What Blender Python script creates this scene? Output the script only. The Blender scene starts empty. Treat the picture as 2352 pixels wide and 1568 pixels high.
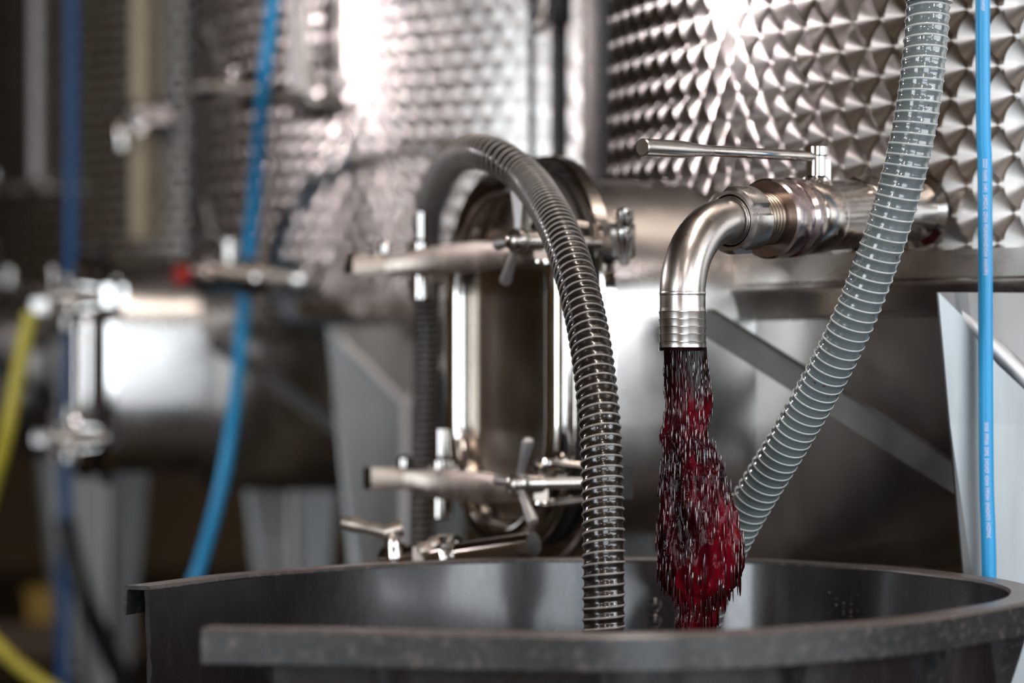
import bpy, bmesh, math, random
import numpy as np
from mathutils import Vector, Matrix, noise

random.seed(7)
PI = math.pi
scene = bpy.context.scene
COL = scene.collection

# ------------------------------------------------------------------ camera, world, lights, exposure
ZC = 1.085                      # lens height above the cellar floor
FPX = 6190.0                    # focal length in pixels of the 2352 px wide frame
HOR = 860.0                     # image row of the horizon

def P(px, py, d):
    """point seen at pixel (px, py) at distance d along the view axis -> world metres"""
    return Vector(((px - 1176.0) / FPX * d, d, ZC + (HOR - py) / FPX * d))

cam_data = bpy.data.cameras.new('camera')
cam = bpy.data.objects.new('camera', cam_data)
COL.objects.link(cam)
cam.location = (0, 0, ZC)
cam.rotation_euler = (PI / 2, 0, 0)
cam_data.sensor_width = 36.0
cam_data.lens = FPX / 2352.0 * 36.0
cam_data.shift_y = (HOR - 784.0) / 2352.0
cam_data.clip_start = 0.05
cam_data.clip_end = 200
cam_data.dof.use_dof = True
cam_data.dof.focus_distance = 3.06
cam_data.dof.aperture_fstop = 2.3
scene.camera = cam

scene.view_settings.view_transform = 'Standard'
scene.view_settings.look = 'None'
scene.view_settings.exposure = 0.42
scene.view_settings.gamma = 1.0
scene.view_settings.use_curve_mapping = False

world = bpy.data.worlds.new('world')
scene.world = world
world.use_nodes = True
bg = world.node_tree.nodes['Background']
bg.inputs['Color'].default_value = (0.78, 0.88, 1.0, 1)
bg.inputs['Strength'].default_value = 1.0

# daylight through the two loading doors
def area_light(name, loc, rot, sx, sy, radiance, color):
    l = bpy.data.lights.new(name, 'AREA')
    l.shape = 'RECTANGLE'
    l.size, l.size_y = sx, sy
    l.energy = radiance * PI * sx * sy
    l.color = color
    o = bpy.data.objects.new(name, l)
    COL.objects.link(o)
    o.location = loc
    o.rotation_euler = rot
    return o

area_light('daylight_left', (-7.97, -6.7, 1.75), (0, -PI / 2, 0), 3.3, 5.6, 6.0, (0.86, 0.94, 1.0))
area_light('daylight_right', (6.47, -2.2, 2.2), (0, PI / 2, 0), 2.3, 7.4, 4.2, (0.90, 0.95, 1.0))
area_light('daylight_front', (3.2, -9.97, 1.6), (PI / 2, 0, 0), 6.2, 3.1, 4.6, (0.84, 0.93, 1.0))
# unseen ceiling strips, added to light the rim top, lever and glints
for k, (x, y, r) in enumerate(((-3.2, -1.5, 14.0), (-5.0, 8.0, 3.0), (0.35, 2.3, 40.0), (0.6, -2.5, 40.0), (4.6, 1.0, 14.0))):
    area_light('ceiling_strip', (x, y, 4.05), (0, 0, 0), 0.14, 2.6, r, (1.0, 0.86, 0.76))
# aisle pendant lamps; the last four are added for wine streaks and metal glints
PENDANTS = ((-3.43, 5.10, 2.22, 0.095, 210.0), (-3.60, 4.10, 2.25, 0.03, 110.0), (-3.70, 3.20, 2.3, 0.05, 40.0),
            (-3.0, -1.6, 2.45, 0.12, 110.0), (-1.6, -3.2, 2.6, 0.11, 110.0), (2.5, -1.2, 2.5, 0.12, 110.0), (4.2, 0.8, 2.5, 0.11, 100.0))
for k, (x, y, z, r, rad) in enumerate(PENDANTS):
    l = bpy.data.lights.new('pendant_light', 'SPOT' if k < 3 else 'POINT')
    if k < 3:                                   # reflector lamps turned towards the two nearer tanks
        l.spot_size = math.radians(116)
        l.spot_blend = 0.35
    l.shadow_soft_size = r
    l.energy = rad * 4 * PI * PI * r * r
    l.color = (1.0, 0.90, 0.93)
    o = bpy.data.objects.new('pendant_light', l)
    COL.objects.link(o)
    o.location = (x, y, z)
    if k < 3:
        o.rotation_euler = Vector((0.933, -0.22, -0.10)).to_track_quat('-Z', 'Y').to_euler()

# ------------------------------------------------------------------ node helpers and materials
class G:
    def __init__(self, name):
        self.m = bpy.data.materials.new(name)
        self.m.use_nodes = True
        self.t = self.m.node_tree
        self.b = self.t.nodes['Principled BSDF']
    def n(self, typ, **kw):
        nd = self.t.nodes.new(typ)
        for k, v in kw.items():
            setattr(nd, k, v)
        return nd
    def link(self, a, b):
        self.t.links.new(a, b)
    def put(self, sock, v):
        if hasattr(v, 'is_output') or isinstance(v, bpy.types.NodeSocket):
            self.link(v, sock)
        else:
            sock.default_value = v
    def math(self, op, a, b=None, c=None):
        nd = self.n('ShaderNodeMath', operation=op)
        self.put(nd.inputs[0], a)
        if b is not None: self.put(nd.inputs[1], b)
        if c is not None: self.put(nd.inputs[2], c)
        return nd.outputs[0]
    def set(self, **kw):
        for k, v in kw.items():
            self.put(self.b.inputs[k.replace('_', ' ')], v)
    def coords(self, scale=(1, 1, 1)):
        tc = self.n('ShaderNodeTexCoord')
        mp = self.n('ShaderNodeMapping')
        mp.inputs['Scale'].default_value = scale
        self.link(tc.outputs['Object'], mp.inputs['Vector'])
        return mp.outputs['Vector']
    def noise(self, vec, scale, detail=4, rough=0.5):
        nd = self.n('ShaderNodeTexNoise')
        self.link(vec, nd.inputs['Vector'])
        nd.inputs['Scale'].default_value = scale
        nd.inputs['Detail'].default_value = detail
        nd.inputs['Roughness'].default_value = rough
        return nd.outputs['Fac']
    def ramp(self, fac, stops):
        nd = self.n('ShaderNodeValToRGB')
        self.link(fac, nd.inputs['Fac'])
        cr = nd.color_ramp
        while len(cr.elements) < len(stops):
            cr.elements.new(0.5)
        for e, (p, c) in zip(cr.elements, stops):
            e.position = p
            e.color = (c[0], c[1], c[2], 1)
        return nd.outputs['Color']
    def rng(self, fac, a, b, c, d):
        nd = self.n('ShaderNodeMapRange')
        self.link(fac, nd.inputs['Value'])
        for i, v in enumerate((a, b, c, d)):
            nd.inputs[i + 1].default_value = v
        return nd.outputs['Result']
    def bump(self, h, strength, dist):
        nd = self.n('ShaderNodeBump')
        nd.inputs['Strength'].default_value = strength
        nd.inputs['Distance'].default_value = dist
        self.link(h, nd.inputs['Height'])
        self.link(nd.outputs['Normal'], self.b.inputs['Normal'])

def col4(c): return (c[0], c[1], c[2], 1)

def metal(name, col=(0.62, 0.595, 0.56), r0=0.16, r1=0.32, scale=(1, 1, 1), ns=30, bump=0.0, aniso=0.0):
    g = G(name)
    v = g.coords(scale)
    f = g.noise(v, ns, 4)
    g.set(Base_Color=g.ramp(f, ((0.3, tuple(c * 0.86 for c in col)), (0.7, col))), Metallic=1.0,
          Roughness=g.rng(f, 0.3, 0.7, r0, r1))
    if bump: g.bump(f, bump, 0.002)
    if aniso:
        g.set(Anisotropic=aniso)
    return g.m

def plain(name, col, rough=0.5, metallic=0.0, var=0.15, ns=20, spec=0.5, coat=0.0, bump=0.0, scale=(1, 1, 1)):
    g = G(name)
    v = g.coords(scale)
    f = g.noise(v, ns, 5)
    g.set(Base_Color=g.ramp(f, ((0.3, tuple(c * (1 - var) for c in col)), (0.7, tuple(min(1, c * (1 + var)) for c in col)))),
          Metallic=metallic, Roughness=g.rng(f, 0.3, 0.7, rough * 0.85, min(1, rough * 1.15)), Coat_Weight=coat)
    g.b.inputs['Specular IOR Level'].default_value = spec
    if bump: g.bump(f, bump, 0.003)
    return g.m

TANK_R = 1.20

def jewelled():
    """engine-turned steel: overlapping polished discs, concentric scratches in each"""
    g = G('engine_turned_steel')
    tc = g.n('ShaderNodeTexCoord')
    sp = g.n('ShaderNodeSeparateXYZ')
    g.link(tc.outputs['Object'], sp.inputs[0])
    x, y, z = sp.outputs
    th = g.math('ARCTAN2', g.math('MULTIPLY', y, -1.0), g.math('MULTIPLY', x, -1.0))
    u = g.math('MULTIPLY', th, TANK_R)
    h, s, r = 0.0367, 0.0433, 0.0345
    j0 = g.math('FLOOR', g.math('ADD', g.math('DIVIDE', z, h), 0.5))
    best = None
    for k in (-1, 0, 1):
        j = g.math('ADD', j0, float(k))
        dv = g.math('SUBTRACT', z, g.math('MULTIPLY', j, h))
        hc2 = g.math('SUBTRACT', r * r, g.math('MULTIPLY', dv, dv))
        hc = g.math('SQRT', g.math('MAXIMUM', hc2, 0.0))
        off = g.math('MULTIPLY', g.math('FRACT', g.math('MULTIPLY', j, 0.5)), s)
        i = g.math('FLOOR', g.math('DIVIDE', g.math('SUBTRACT', g.math('ADD', u, hc), off), s))
        uc = g.math('ADD', g.math('MULTIPLY', i, s), off)
        du = g.math('SUBTRACT', u, uc)
        ok = g.math('LESS_THAN', g.math('ABSOLUTE', du), hc)
        sc = g.math('ADD', g.math('MULTIPLY', ok, 100.0), uc)
        cand = (sc, du, dv)
        if best is None:
            best = cand
        else:
            w = g.math('GREATER_THAN', cand[0], best[0])
            def mix(a, b):
                return g.math('ADD', a, g.math('MULTIPLY', w, g.math('SUBTRACT', b, a)))
            best = tuple(mix(a, b) for a, b in zip(best, cand))
    sc, du, dv = best
    rho = g.math('SQRT', g.math('ADD', g.math('MULTIPLY', x, x), g.math('MULTIPLY', y, y)))
    ex = g.math('DIVIDE', g.math('MULTIPLY', y, -1.0), rho)
    ey = g.math('DIVIDE', x, rho)
    cb = g.n('ShaderNodeCombineXYZ')
    g.link(g.math('MULTIPLY', du, ex), cb.inputs[0])
    g.link(g.math('MULTIPLY', du, ey), cb.inputs[1])
    g.link(dv, cb.inputs[2])
    nm = g.n('ShaderNodeVectorMath', operation='NORMALIZE')
    g.link(cb.outputs[0], nm.inputs[0])
    f = g.noise(tc.outputs['Object'], 6, 3)
    wn = g.n('ShaderNodeTexWhiteNoise', noise_dimensions='1D')
    g.link(sc, wn.inputs['W'])
    seam = math.atan2(-(-math.cos(math.radians(76.5))), -(-math.sin(math.radians(76.5))))
    plainm = g.math('MULTIPLY', g.math('GREATER_THAN', seam, th), g.math('GREATER_THAN', th, seam - 0.5))
    ez = g.n('ShaderNodeCombineXYZ'); ez.inputs[2].default_value = 1.0
    tm = g.n('ShaderNodeMix', data_type='VECTOR')
    g.link(plainm, tm.inputs[0]); g.link(nm.outputs[0], tm.inputs[4])
    eh = g.n('ShaderNodeCombineXYZ'); g.link(ex, eh.inputs[0]); g.link(ey, eh.inputs[1])
    g.link(eh.outputs[0], tm.inputs[5])
    rgh = g.rng(wn.outputs['Value'], 0, 1, 0.24, 0.29)
    rgh = g.math('ADD', rgh, g.math('MULTIPLY', plainm, -0.04))
    g.set(Base_Color=g.ramp(f, ((0.3, (0.47, 0.445, 0.42)), (0.7, (0.57, 0.545, 0.52)))), Metallic=1.0,
          Roughness=rgh, Anisotropic=g.math('SUBTRACT', 1.0, g.math('MULTIPLY', plainm, 1.0)), Tangent=tm.outputs[1])
    return g.m

M = {}
M['jewel'] = jewelled()
M['steel'] = metal('satin_steel', r0=0.20, r1=0.32, ns=12)
M['brushed'] = metal('brushed_steel', col=(0.58, 0.57, 0.55), r0=0.28, r1=0.38, scale=(5, 5, 0.6), ns=3)
M['dull'] = metal('dull_bar_steel', col=(0.11, 0.108, 0.10), r0=0.42, r1=0.55, ns=12)
M['legsteel'] = metal('leg_plate_steel', col=(0.26, 0.27, 0.27), r0=0.30, r1=0.42, scale=(6, 6, 0.7), ns=4)
M['softsteel'] = metal('ground_steel', col=(0.66, 0.66, 0.66), r0=0.46, r1=0.56, ns=12)
M['nut'] = metal('worn_nut_steel', col=(0.66, 0.64, 0.62), r0=0.24, r1=0.36, ns=40)
M['neck'] = metal('neck_steel', col=(0.62, 0.60, 0.58), r0=0.24, r1=0.36, scale=(3, 3, 3), ns=4)
M['polish'] = metal('polished_steel', col=(0.66, 0.63, 0.60), r0=0.06, r1=0.14, ns=25)
M['mirror'] = metal('door_steel', col=(0.60, 0.53, 0.46), r0=0.14, r1=0.24, ns=5)
M['bar'] = metal('clamp_steel', col=(0.74, 0.66, 0.58), r0=0.36, r1=0.48, ns=30)
M['cast'] = metal('cast_valve_steel', col=(0.60, 0.56, 0.52), r0=0.10, r1=0.26, ns=60, bump=0.06)
M['bronze'] = metal('stained_thread', col=(0.34, 0.29, 0.23), r0=0.22, r1=0.4, ns=60)
M['elbow'] = metal('brushed_elbow', col=(0.60, 0.565, 0.53), r0=0.25, r1=0.33, scale=(1, 1, 1), ns=40)
M['stain_steel'] = metal('wine_stained_steel', col=(0.55, 0.46, 0.45), r0=0.14, r1=0.28, ns=40)
M['seal'] = plain('rubber_seal', (0.02, 0.018, 0.017), 0.5)
M['blackpipe'] = plain('black_rubber', (0.018, 0.019, 0.02), 0.42)
M['blue'] = plain('blue_tube', (0.018, 0.34, 0.70), 0.38, var=0.06, ns=8)
M['deepblue'] = plain('deep_blue_hose', (0.006, 0.11, 0.33), 0.45, var=0.1, ns=8)
M['print'] = plain('white_print', (0.66, 0.66, 0.85), 0.6, var=0.05)
M['yellow'] = plain('yellow_hose', (0.50, 0.44, 0.05), 0.4, var=0.1)
M['beige'] = plain('beige_pipe', (0.78, 0.67, 0.46), 0.4, var=0.1)
M['gauge'] = plain('milky_gauge_tube', (0.80, 0.76, 0.74), 0.25, var=0.05)
M['red'] = plain('red_cap', (0.35, 0.02, 0.015), 0.4)
M['blackhose'] = plain('black_pvc', (0.013, 0.011, 0.009), 0.22, var=0.3, ns=60, coat=0.3)
M['blackcoil'] = plain('dark_pvc_coil', (0.24, 0.22, 0.20), 0.2, var=0.2, ns=60, coat=0.5)
M['greycoil'] = plain('pale_pvc_coil', (0.46, 0.50, 0.49), 0.38, var=0.1, ns=40, coat=0.5)
M['crate'] = plain('yellow_crate', (0.6, 0.35, 0.03), 0.5)
M['timber'] = plain('brown_timber', (0.16, 0.095, 0.05), 0.6, var=0.3, ns=8, scale=(1, 1, 12))

def greyhose():
    g = G('grey_clear_pvc')
    v = g.coords()
    f = g.noise(v, 14, 4)
    sp = g.noise(v, 120, 2)
    spot = g.rng(sp, 0.70, 0.74, 0, 1)
    base = g.ramp(f, ((0.3, (0.105, 0.135, 0.14)), (0.7, (0.15, 0.185, 0.19))))
    mx = g.n('ShaderNodeMix', data_type='RGBA')
    g.link(spot, mx.inputs[0]); g.link(base, mx.inputs[6]); mx.inputs[7].default_value = (0.09, 0.02, 0.035, 1)
    g.set(Base_Color=mx.outputs[2], Roughness=0.14, Coat_Weight=0.6, Coat_Roughness=0.05)
    return g.m
M['greyhose'] = greyhose()

def tubmat():
    g = G('worn_black_plastic')
    v = g.coords()
    big = g.noise(v, 5, 6, 0.6)
    fine = g.noise(g.coords((1, 1, 0.35)), 70, 6, 0.7)
    base = g.ramp(big, ((0.3, (0.009, 0.0075, 0.0085)), (0.55, (0.016, 0.013, 0.0145)), (0.75, (0.030, 0.025, 0.026))))
    sc = g.rng(fine, 0.60, 0.74, 0, 1)
    mx = g.n('ShaderNodeMix', data_type='RGBA')
    g.link(g.math('MULTIPLY', sc, 0.55), mx.inputs[0]); g.link(base, mx.inputs[6]); mx.inputs[7].default_value = (0.06, 0.05, 0.05, 1)
    g.set(Base_Color=mx.outputs[2], Roughness=g.rng(fine, 0.3, 0.7, 0.20, 0.34))
    g.set(Coat_Weight=0.8, Coat_Roughness=0.12)
    g.bump(fine, 0.10, 0.0012)
    return g.m
M['tub'] = tubmat()

def rimmat():
    g = G('scuffed_rim_plastic')
    v = g.coords()
    big = g.noise(v, 9, 6, 0.6)
    fine = g.noise(v, 110, 6, 0.75)
    base = g.ramp(big, ((0.3, (0.020, 0.023, 0.024)), (0.7, (0.040, 0.042, 0.042))))
    sc = g.rng(fine, 0.52, 0.72, 0, 1)
    mx = g.n('ShaderNodeMix', data_type='RGBA')
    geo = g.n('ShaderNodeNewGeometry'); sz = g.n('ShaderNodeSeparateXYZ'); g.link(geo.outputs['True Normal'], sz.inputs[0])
    top = g.rng(sz.outputs[2], 0.5, 0.95, 0.0, 1.0)          # paler top face: rubbed wear, plus light from above painted in
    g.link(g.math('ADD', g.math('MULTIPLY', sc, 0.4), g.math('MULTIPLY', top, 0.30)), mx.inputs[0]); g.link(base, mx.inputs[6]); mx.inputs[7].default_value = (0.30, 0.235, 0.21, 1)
    g.set(Base_Color=mx.outputs[2], Roughness=g.rng(fine, 0.3, 0.7, 0.24, 0.42))
    g.bump(fine, 0.14, 0.001)
    return g.m
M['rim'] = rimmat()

def winemat():
    g = G('red_wine')
    c = g.noise(g.coords((1, 1, 0.5)), 22, 3, 0.5)
    f = g.noise(g.coords((1, 1, 0.06)), 240, 2, 0.55)
    tc = g.n('ShaderNodeTexCoord'); sp = g.n('ShaderNodeSeparateXYZ'); g.link(tc.outputs['Object'], sp.inputs[0])
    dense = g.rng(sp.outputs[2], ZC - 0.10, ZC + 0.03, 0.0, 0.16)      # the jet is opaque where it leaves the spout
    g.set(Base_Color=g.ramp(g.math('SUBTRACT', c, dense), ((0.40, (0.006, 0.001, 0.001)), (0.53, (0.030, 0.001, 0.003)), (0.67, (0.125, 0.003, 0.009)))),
          Roughness=0.06)
    g.b.inputs['IOR'].default_value = 1.33
    g.b.inputs['Specular IOR Level'].default_value = 0.22
    g.bump(f, 0.6, 0.0025)
    return g.m
M['wine'] = winemat()
M['bead'] = plain('clear_beads', (0.05, 0.045, 0.045), 0.06, var=0.05)
def dropmat():
    g = G('wine_drops')
    c = g.noise(g.coords((1, 1, 0.6)), 30, 2, 0.5)
    g.set(Base_Color=g.ramp(c, ((0.40, (0.022, 0.005, 0.004)), (0.56, (0.050, 0.003, 0.005)), (0.70, (0.12, 0.004, 0.010)))), Roughness=0.05, Coat_Weight=1.0, Coat_Roughness=0.03)
    g.b.inputs['IOR'].default_value = 1.6
    return g.m
M['drop'] = dropmat()

def floormat():
    g = G('wet_concrete')
    v = g.coords()
    f = g.noise(v, 1.3, 6, 0.6)
    g.set(Base_Color=g.ramp(f, ((0.3, (0.034, 0.023, 0.014)), (0.7, (0.065, 0.045, 0.028)))), Roughness=g.rng(f, 0.3, 0.7, 0.25, 0.6))
    return g.m
M['floor'] = floormat()
M['wall'] = plain('brown_plaster', (0.15, 0.090, 0.040), 0.8, var=0.2, ns=2)
M['ceiling'] = plain('dark_wood_ceiling', (0.10, 0.060, 0.028), 0.7, var=0.3, ns=3, scale=(1, 8, 1))

# ------------------------------------------------------------------ mesh helpers
def mesh(name, verts, faces, mat, smooth=True, angle=35):
    me = bpy.data.meshes.new(name)
    me.from_pydata([tuple(v) for v in verts], [], faces)
    bm = bmesh.new(); bm.from_mesh(me)
    bmesh.ops.recalc_face_normals(bm, faces=bm.faces)
    bm.to_mesh(me); bm.free()
    if smooth:
        me.shade_smooth()
        me.set_sharp_from_angle(angle=math.radians(angle))
    me.materials.append(mat)
    me.update()
    return me

def obj(name, me, parent=None):
    o = bpy.data.objects.new(name, me)
    COL.objects.link(o)
    if parent is not None:
        o.parent = parent
    return o

def thing(name, label, cat, loc=(0, 0, 0), group=None):
    o = bpy.data.objects.new(name, None)
    o.empty_display_size = 0.05
    COL.objects.link(o)
    o.location = loc
    o['label'] = label; o['category'] = cat
    if group: o['group'] = group
    return o

def tag(o, label, cat, group=None, kind=None):
    o['label'] = label; o['category'] = cat
    if group: o['group'] = group
    if kind: o['kind'] = kind
    return o

def struct(o):
    o['kind'] = 'structure'
    return o

class MB:
    """collects shapes of one part"""
    def __init__(self): self.v = []; self.f = []
    def add(self, vs, fs):
        n = len(self.v)
        self.v += [Vector(v) for v in vs]
        self.f += [tuple(i + n for i in f) for f in fs]
        return self
    def tube(self, pts, rad, seg=16, cap=True):
        pts = [Vector(p) for p in pts]
        n = len(pts)
        rr = rad if isinstance(rad, (list, tuple)) else [rad] * n
        vs, fs = [], []
        nrm = None
        for i, p in enumerate(pts):
            t = (pts[min(i + 1, n - 1)] - pts[max(i - 1, 0)]).normalized()
            if nrm is None:
                a = Vector((0, 0, 1)) if abs(t.z) < 0.9 else Vector((1, 0, 0))
                nrm = (a - t * a.dot(t)).normalized()
            else:
                nrm = (nrm - t * nrm.dot(t)).normalized()
            b = t.cross(nrm)
            for k in range(seg):
                a = 2 * PI * k / seg
                vs.append(p + (nrm * math.cos(a) + b * math.sin(a)) * rr[i])
        for i in range(n - 1):
            for k in range(seg):
                k2 = (k + 1) % seg
                fs.append((i * seg + k, i * seg + k2, (i + 1) * seg + k2, (i + 1) * seg + k))
        if cap:
            fs.append(tuple(range(seg))[::-1]); fs.append(tuple((n - 1) * seg + k for k in range(seg)))
        return self.add(vs, fs)
    def revolve(self, org, axis, prof, seg=40, a0=0.0, a1=2 * PI, cap=True):
        """prof: list of (s, r) along the axis"""
        org = Vector(org); ax = Vector(axis).normalized()
        a = Vector((0, 0, 1)) if abs(ax.z) < 0.9 else Vector((1, 0, 0))
        e1 = (a - ax * a.dot(ax)).normalized(); e2 = ax.cross(e1)
        full = abs(a1 - a0 - 2 * PI) < 1e-6
        m = seg if full else seg + 1
        vs, fs = [], []
        for (s, r) in prof:
            for k in range(m):
                t = a0 + (a1 - a0) * k / seg
                vs.append(org + ax * s + (e1 * math.cos(t) + e2 * math.sin(t)) * r)
        for i in range(len(prof) - 1):
            for k in range(seg):
                k2 = (k + 1) % m
                fs.append((i * m + k, i * m + k2, (i + 1) * m + k2, (i + 1) * m + k))
        if cap and full:
            if prof[0][1] > 1e-5: fs.append(tuple(range(m))[::-1])
            if prof[-1][1] > 1e-5: fs.append(tuple((len(prof) - 1) * m + k for k in range(m)))
        return self.add(vs, fs)
    def box(self, c, ex, ey, ez):
        """box from centre and three half-edge vectors"""
        c = Vector(c); ex, ey, ez = Vector(ex), Vector(ey), Vector(ez)
        vs = [c + ex * i + ey * j + ez * k for i in (-1, 1) for j in (-1, 1) for k in (-1, 1)]
        fs = [(0, 1, 3, 2), (4, 6, 7, 5), (0, 4, 5, 1), (2, 3, 7, 6), (0, 2, 6, 4), (1, 5, 7, 3)]
        return self.add(vs, fs)
    def sphere(self, c, r, seg=16, rings=10, sc=(1, 1, 1)):
        c = Vector(c)
        prof = []
        vs, fs = [], []
        vs.append(c + Vector((0, 0, r * sc[2])))
        for i in range(1, rings):
            t = PI * i / rings
            for k in range(seg):
                a = 2 * PI * k / seg
                vs.append(c + Vector((math.sin(t) * math.cos(a) * r * sc[0], math.sin(t) * math.sin(a) * r * sc[1], math.cos(t) * r * sc[2])))
        vs.append(c - Vector((0, 0, r * sc[2])))
        for k in range(seg):
            fs.append((0, 1 + k, 1 + (k + 1) % seg))
        for i in range(rings - 2):
            for k in range(seg):
                a = 1 + i * seg + k; b = 1 + i * seg + (k + 1) % seg
                fs.append((a, a + seg, b + seg, b))
        last = len(vs) - 1
        for k in range(seg):
            fs.append((1 + (rings - 2) * seg + (k + 1) % seg, 1 + (rings - 2) * seg + k, last))
        return self.add(vs, fs)
    def loft(self, loops, closed=True, cap0=False, cap1=False):
        m = len(loops[0]); vs = []; fs = []
        for lp in loops: vs += list(lp)
        for i in range(len(loops) - 1):
            for k in range(m if closed else m - 1):
                k2 = (k + 1) % m
                fs.append((i * m + k, i * m + k2, (i + 1) * m + k2, (i + 1) * m + k))
        if cap0: fs.append(tuple(range(m))[::-1])
        if cap1: fs.append(tuple((len(loops) - 1) * m + k for k in range(m)))
        return self.add(vs, fs)
    def mesh(self, name, mat, smooth=True, angle=35):
        return mesh(name, self.v, self.f, mat, smooth, angle)
    def obj(self, name, mat, parent=None, smooth=True, angle=35):
        me = self.mesh(name, mat, smooth, angle)
        o = obj(name, me, parent)
        if parent is not None:       # parts are modelled in world space; parent only translates
            off = Vector(parent.location) if parent.parent is None else Vector((0, 0, 0))   # sub-parts: the part already sits at the world origin
            o.matrix_parent_inverse = Matrix.Translation(-off)
        return o

def catmull(pts, per=12):
    pts = [Vector(p) for p in pts]
    q = [pts[0] * 2 - pts[1]] + pts + [pts[-1] * 2 - pts[-2]]
    out = []
    for i in range(1, len(q) - 2):
        for k in range(per):
            t = k / per
            p0, p1, p2, p3 = q[i - 1], q[i], q[i + 1], q[i + 2]
            out.append(0.5 * ((2 * p1) + (p2 - p0) * t + (2 * p0 - 5 * p1 + 4 * p2 - p3) * t * t + (3 * p1 - p0 - 3 * p2 + p3) * t ** 3))
    out.append(pts[-1].copy())
    return out

def resample(pts, step):
    L = [0.0]
    for a, b in zip(pts, pts[1:]): L.append(L[-1] + (b - a).length)
    n = max(2, int(L[-1] / step) + 1)
    out = []; j = 0
    for i in range(n):
        s = L[-1] * i / (n - 1)
        while j < len(L) - 2 and L[j + 1] < s: j += 1
        t = (s - L[j]) / max(1e-9, L[j + 1] - L[j])
        out.append(pts[j].lerp(pts[j + 1], t))
    return out

def smooth_path(pts, it=10):
    pts = [p.copy() for p in pts]
    for _ in range(it):
        q = [p.copy() for p in pts]
        for i in range(1, len(pts) - 1):
            q[i] = pts[i] * 0.5 + (pts[i - 1] + pts[i + 1]) * 0.25
        pts = q
    return pts

def frames(pts):
    out = []; nrm = None; n = len(pts)
    for i, p in enumerate(pts):
        t = (pts[min(i + 1, n - 1)] - pts[max(i - 1, 0)]).normalized()
        if nrm is None:
            a = Vector((0, 0, 1)) if abs(t.z) < 0.9 else Vector((1, 0, 0))
            nrm = (a - t * a.dot(t)).normalized()
        else:
            nrm = (nrm - t * nrm.dot(t)).normalized()
        out.append((p, t, nrm, t.cross(nrm)))
    return out

def spiral_hose(root, ctrl, R, pitch, body_mat, coil_mat, coil_r, groove, coil_out, hose_seg=40):
    """body tube with a shallow helical groove, and the stiff coil that winds round it"""
    path = resample(smooth_path(resample(catmull(ctrl, 16), 0.012), 16), 0.0022)
    fr = frames(path)
    vs, fs = [], []
    for i, (p, t, n, b) in enumerate(fr):
        s = i * 0.0022
        for k in range(hose_seg):
            a = 2 * PI * k / hose_seg
            ph = (s / pitch - a / (2 * PI)) % 1.0
            r = R - groove * (0.5 - 0.5 * math.cos(2 * PI * ph)) ** 1.5
            vs.append(p + (n * math.cos(a) + b * math.sin(a)) * r)
    m = hose_seg
    for i in range(len(fr) - 1):
        for k in range(m):
            k2 = (k + 1) % m
            fs.append((i * m + k, i * m + k2, (i + 1) * m + k2, (i + 1) * m + k))
    fs.append(tuple(range(m))[::-1]); fs.append(tuple((len(fr) - 1) * m + k for k in range(m)))
    mb = MB(); mb.v = vs; mb.f = fs
    mb.obj('hose_wall', body_mat, root, angle=80)
    # coil
    L = (len(fr) - 1) * 0.0022
    steps = int(L / pitch * 26)
    pts = []
    for i in range(steps + 1):
        s = L * i / steps
        j = min(int(s / 0.0022), len(fr) - 2)
        p, t, n, b = fr[j]
        p = p + t * (s - j * 0.0022)
        a = 2 * PI * s / pitch
        pts.append((p, t, (n * math.cos(a) + b * math.sin(a))))
    vs, fs = [], []
    sec = 6
    for (p, t, rad) in pts:
        for k in range(sec):
            a = 2 * PI * k / sec
            vs.append(p + rad * (R + coil_out + coil_r * 0.8 * math.cos(a)) + t * (coil_r * math.sin(a)))
    for i in range(len(pts) - 1):
        for k in range(sec):
            k2 = (k + 1) % sec
            fs.append((i * sec + k, i * sec + k2, (i + 1) * sec + k2, (i + 1) * sec + k))
    mb = MB(); mb.v = vs; mb.f = fs
    mb.obj('coil', coil_mat, root, angle=80)
    return path

# ------------------------------------------------------------------ the cellar shell
X0, X1, Y0, Y1, ZT = -8.0, 6.5, -10.0, 15.0, 4.2
def quad(name, pts, mat):
    o = obj(name, mesh(name, pts, [tuple(range(4))], mat, False))
    return struct(o)
def slab(name, lo, hi, mat):
    c = (Vector(lo) + Vector(hi)) / 2; h = (Vector(hi) - Vector(lo)) / 2
    return struct(MB().box(c, (h.x, 0, 0), (0, h.y, 0), (0, 0, h.z)).obj(name, mat, None, False))
slab('floor', (X0 - .2, Y0 - .2, -0.1), (X1 + .2, Y1 + .2, 0), M['floor'])
slab('ceiling', (X0 - .2, Y0 - .2, ZT), (X1 + .2, Y1 + .2, ZT + .1), M['ceiling'])
slab('wall_back', (X0 - .2, Y1, 0), (X1 + .2, Y1 + .2, ZT), M['wall'])
mb = MB()
for lo, hi in (((X0 - .2, Y0 - .2, 0), (0.1, Y0, ZT)), ((6.3, Y0 - .2, 0), (X1 + .2, Y0, ZT)), ((0.1, Y0 - .2, 3.2), (6.3, Y0, ZT))):
    c = (Vector(lo) + Vector(hi)) / 2; h = (Vector(hi) - Vector(lo)) / 2
    mb.box(c, (h.x, 0, 0), (0, h.y, 0), (0, 0, h.z))
struct(mb.obj('wall_front', M['wall'], None, False))
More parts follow.
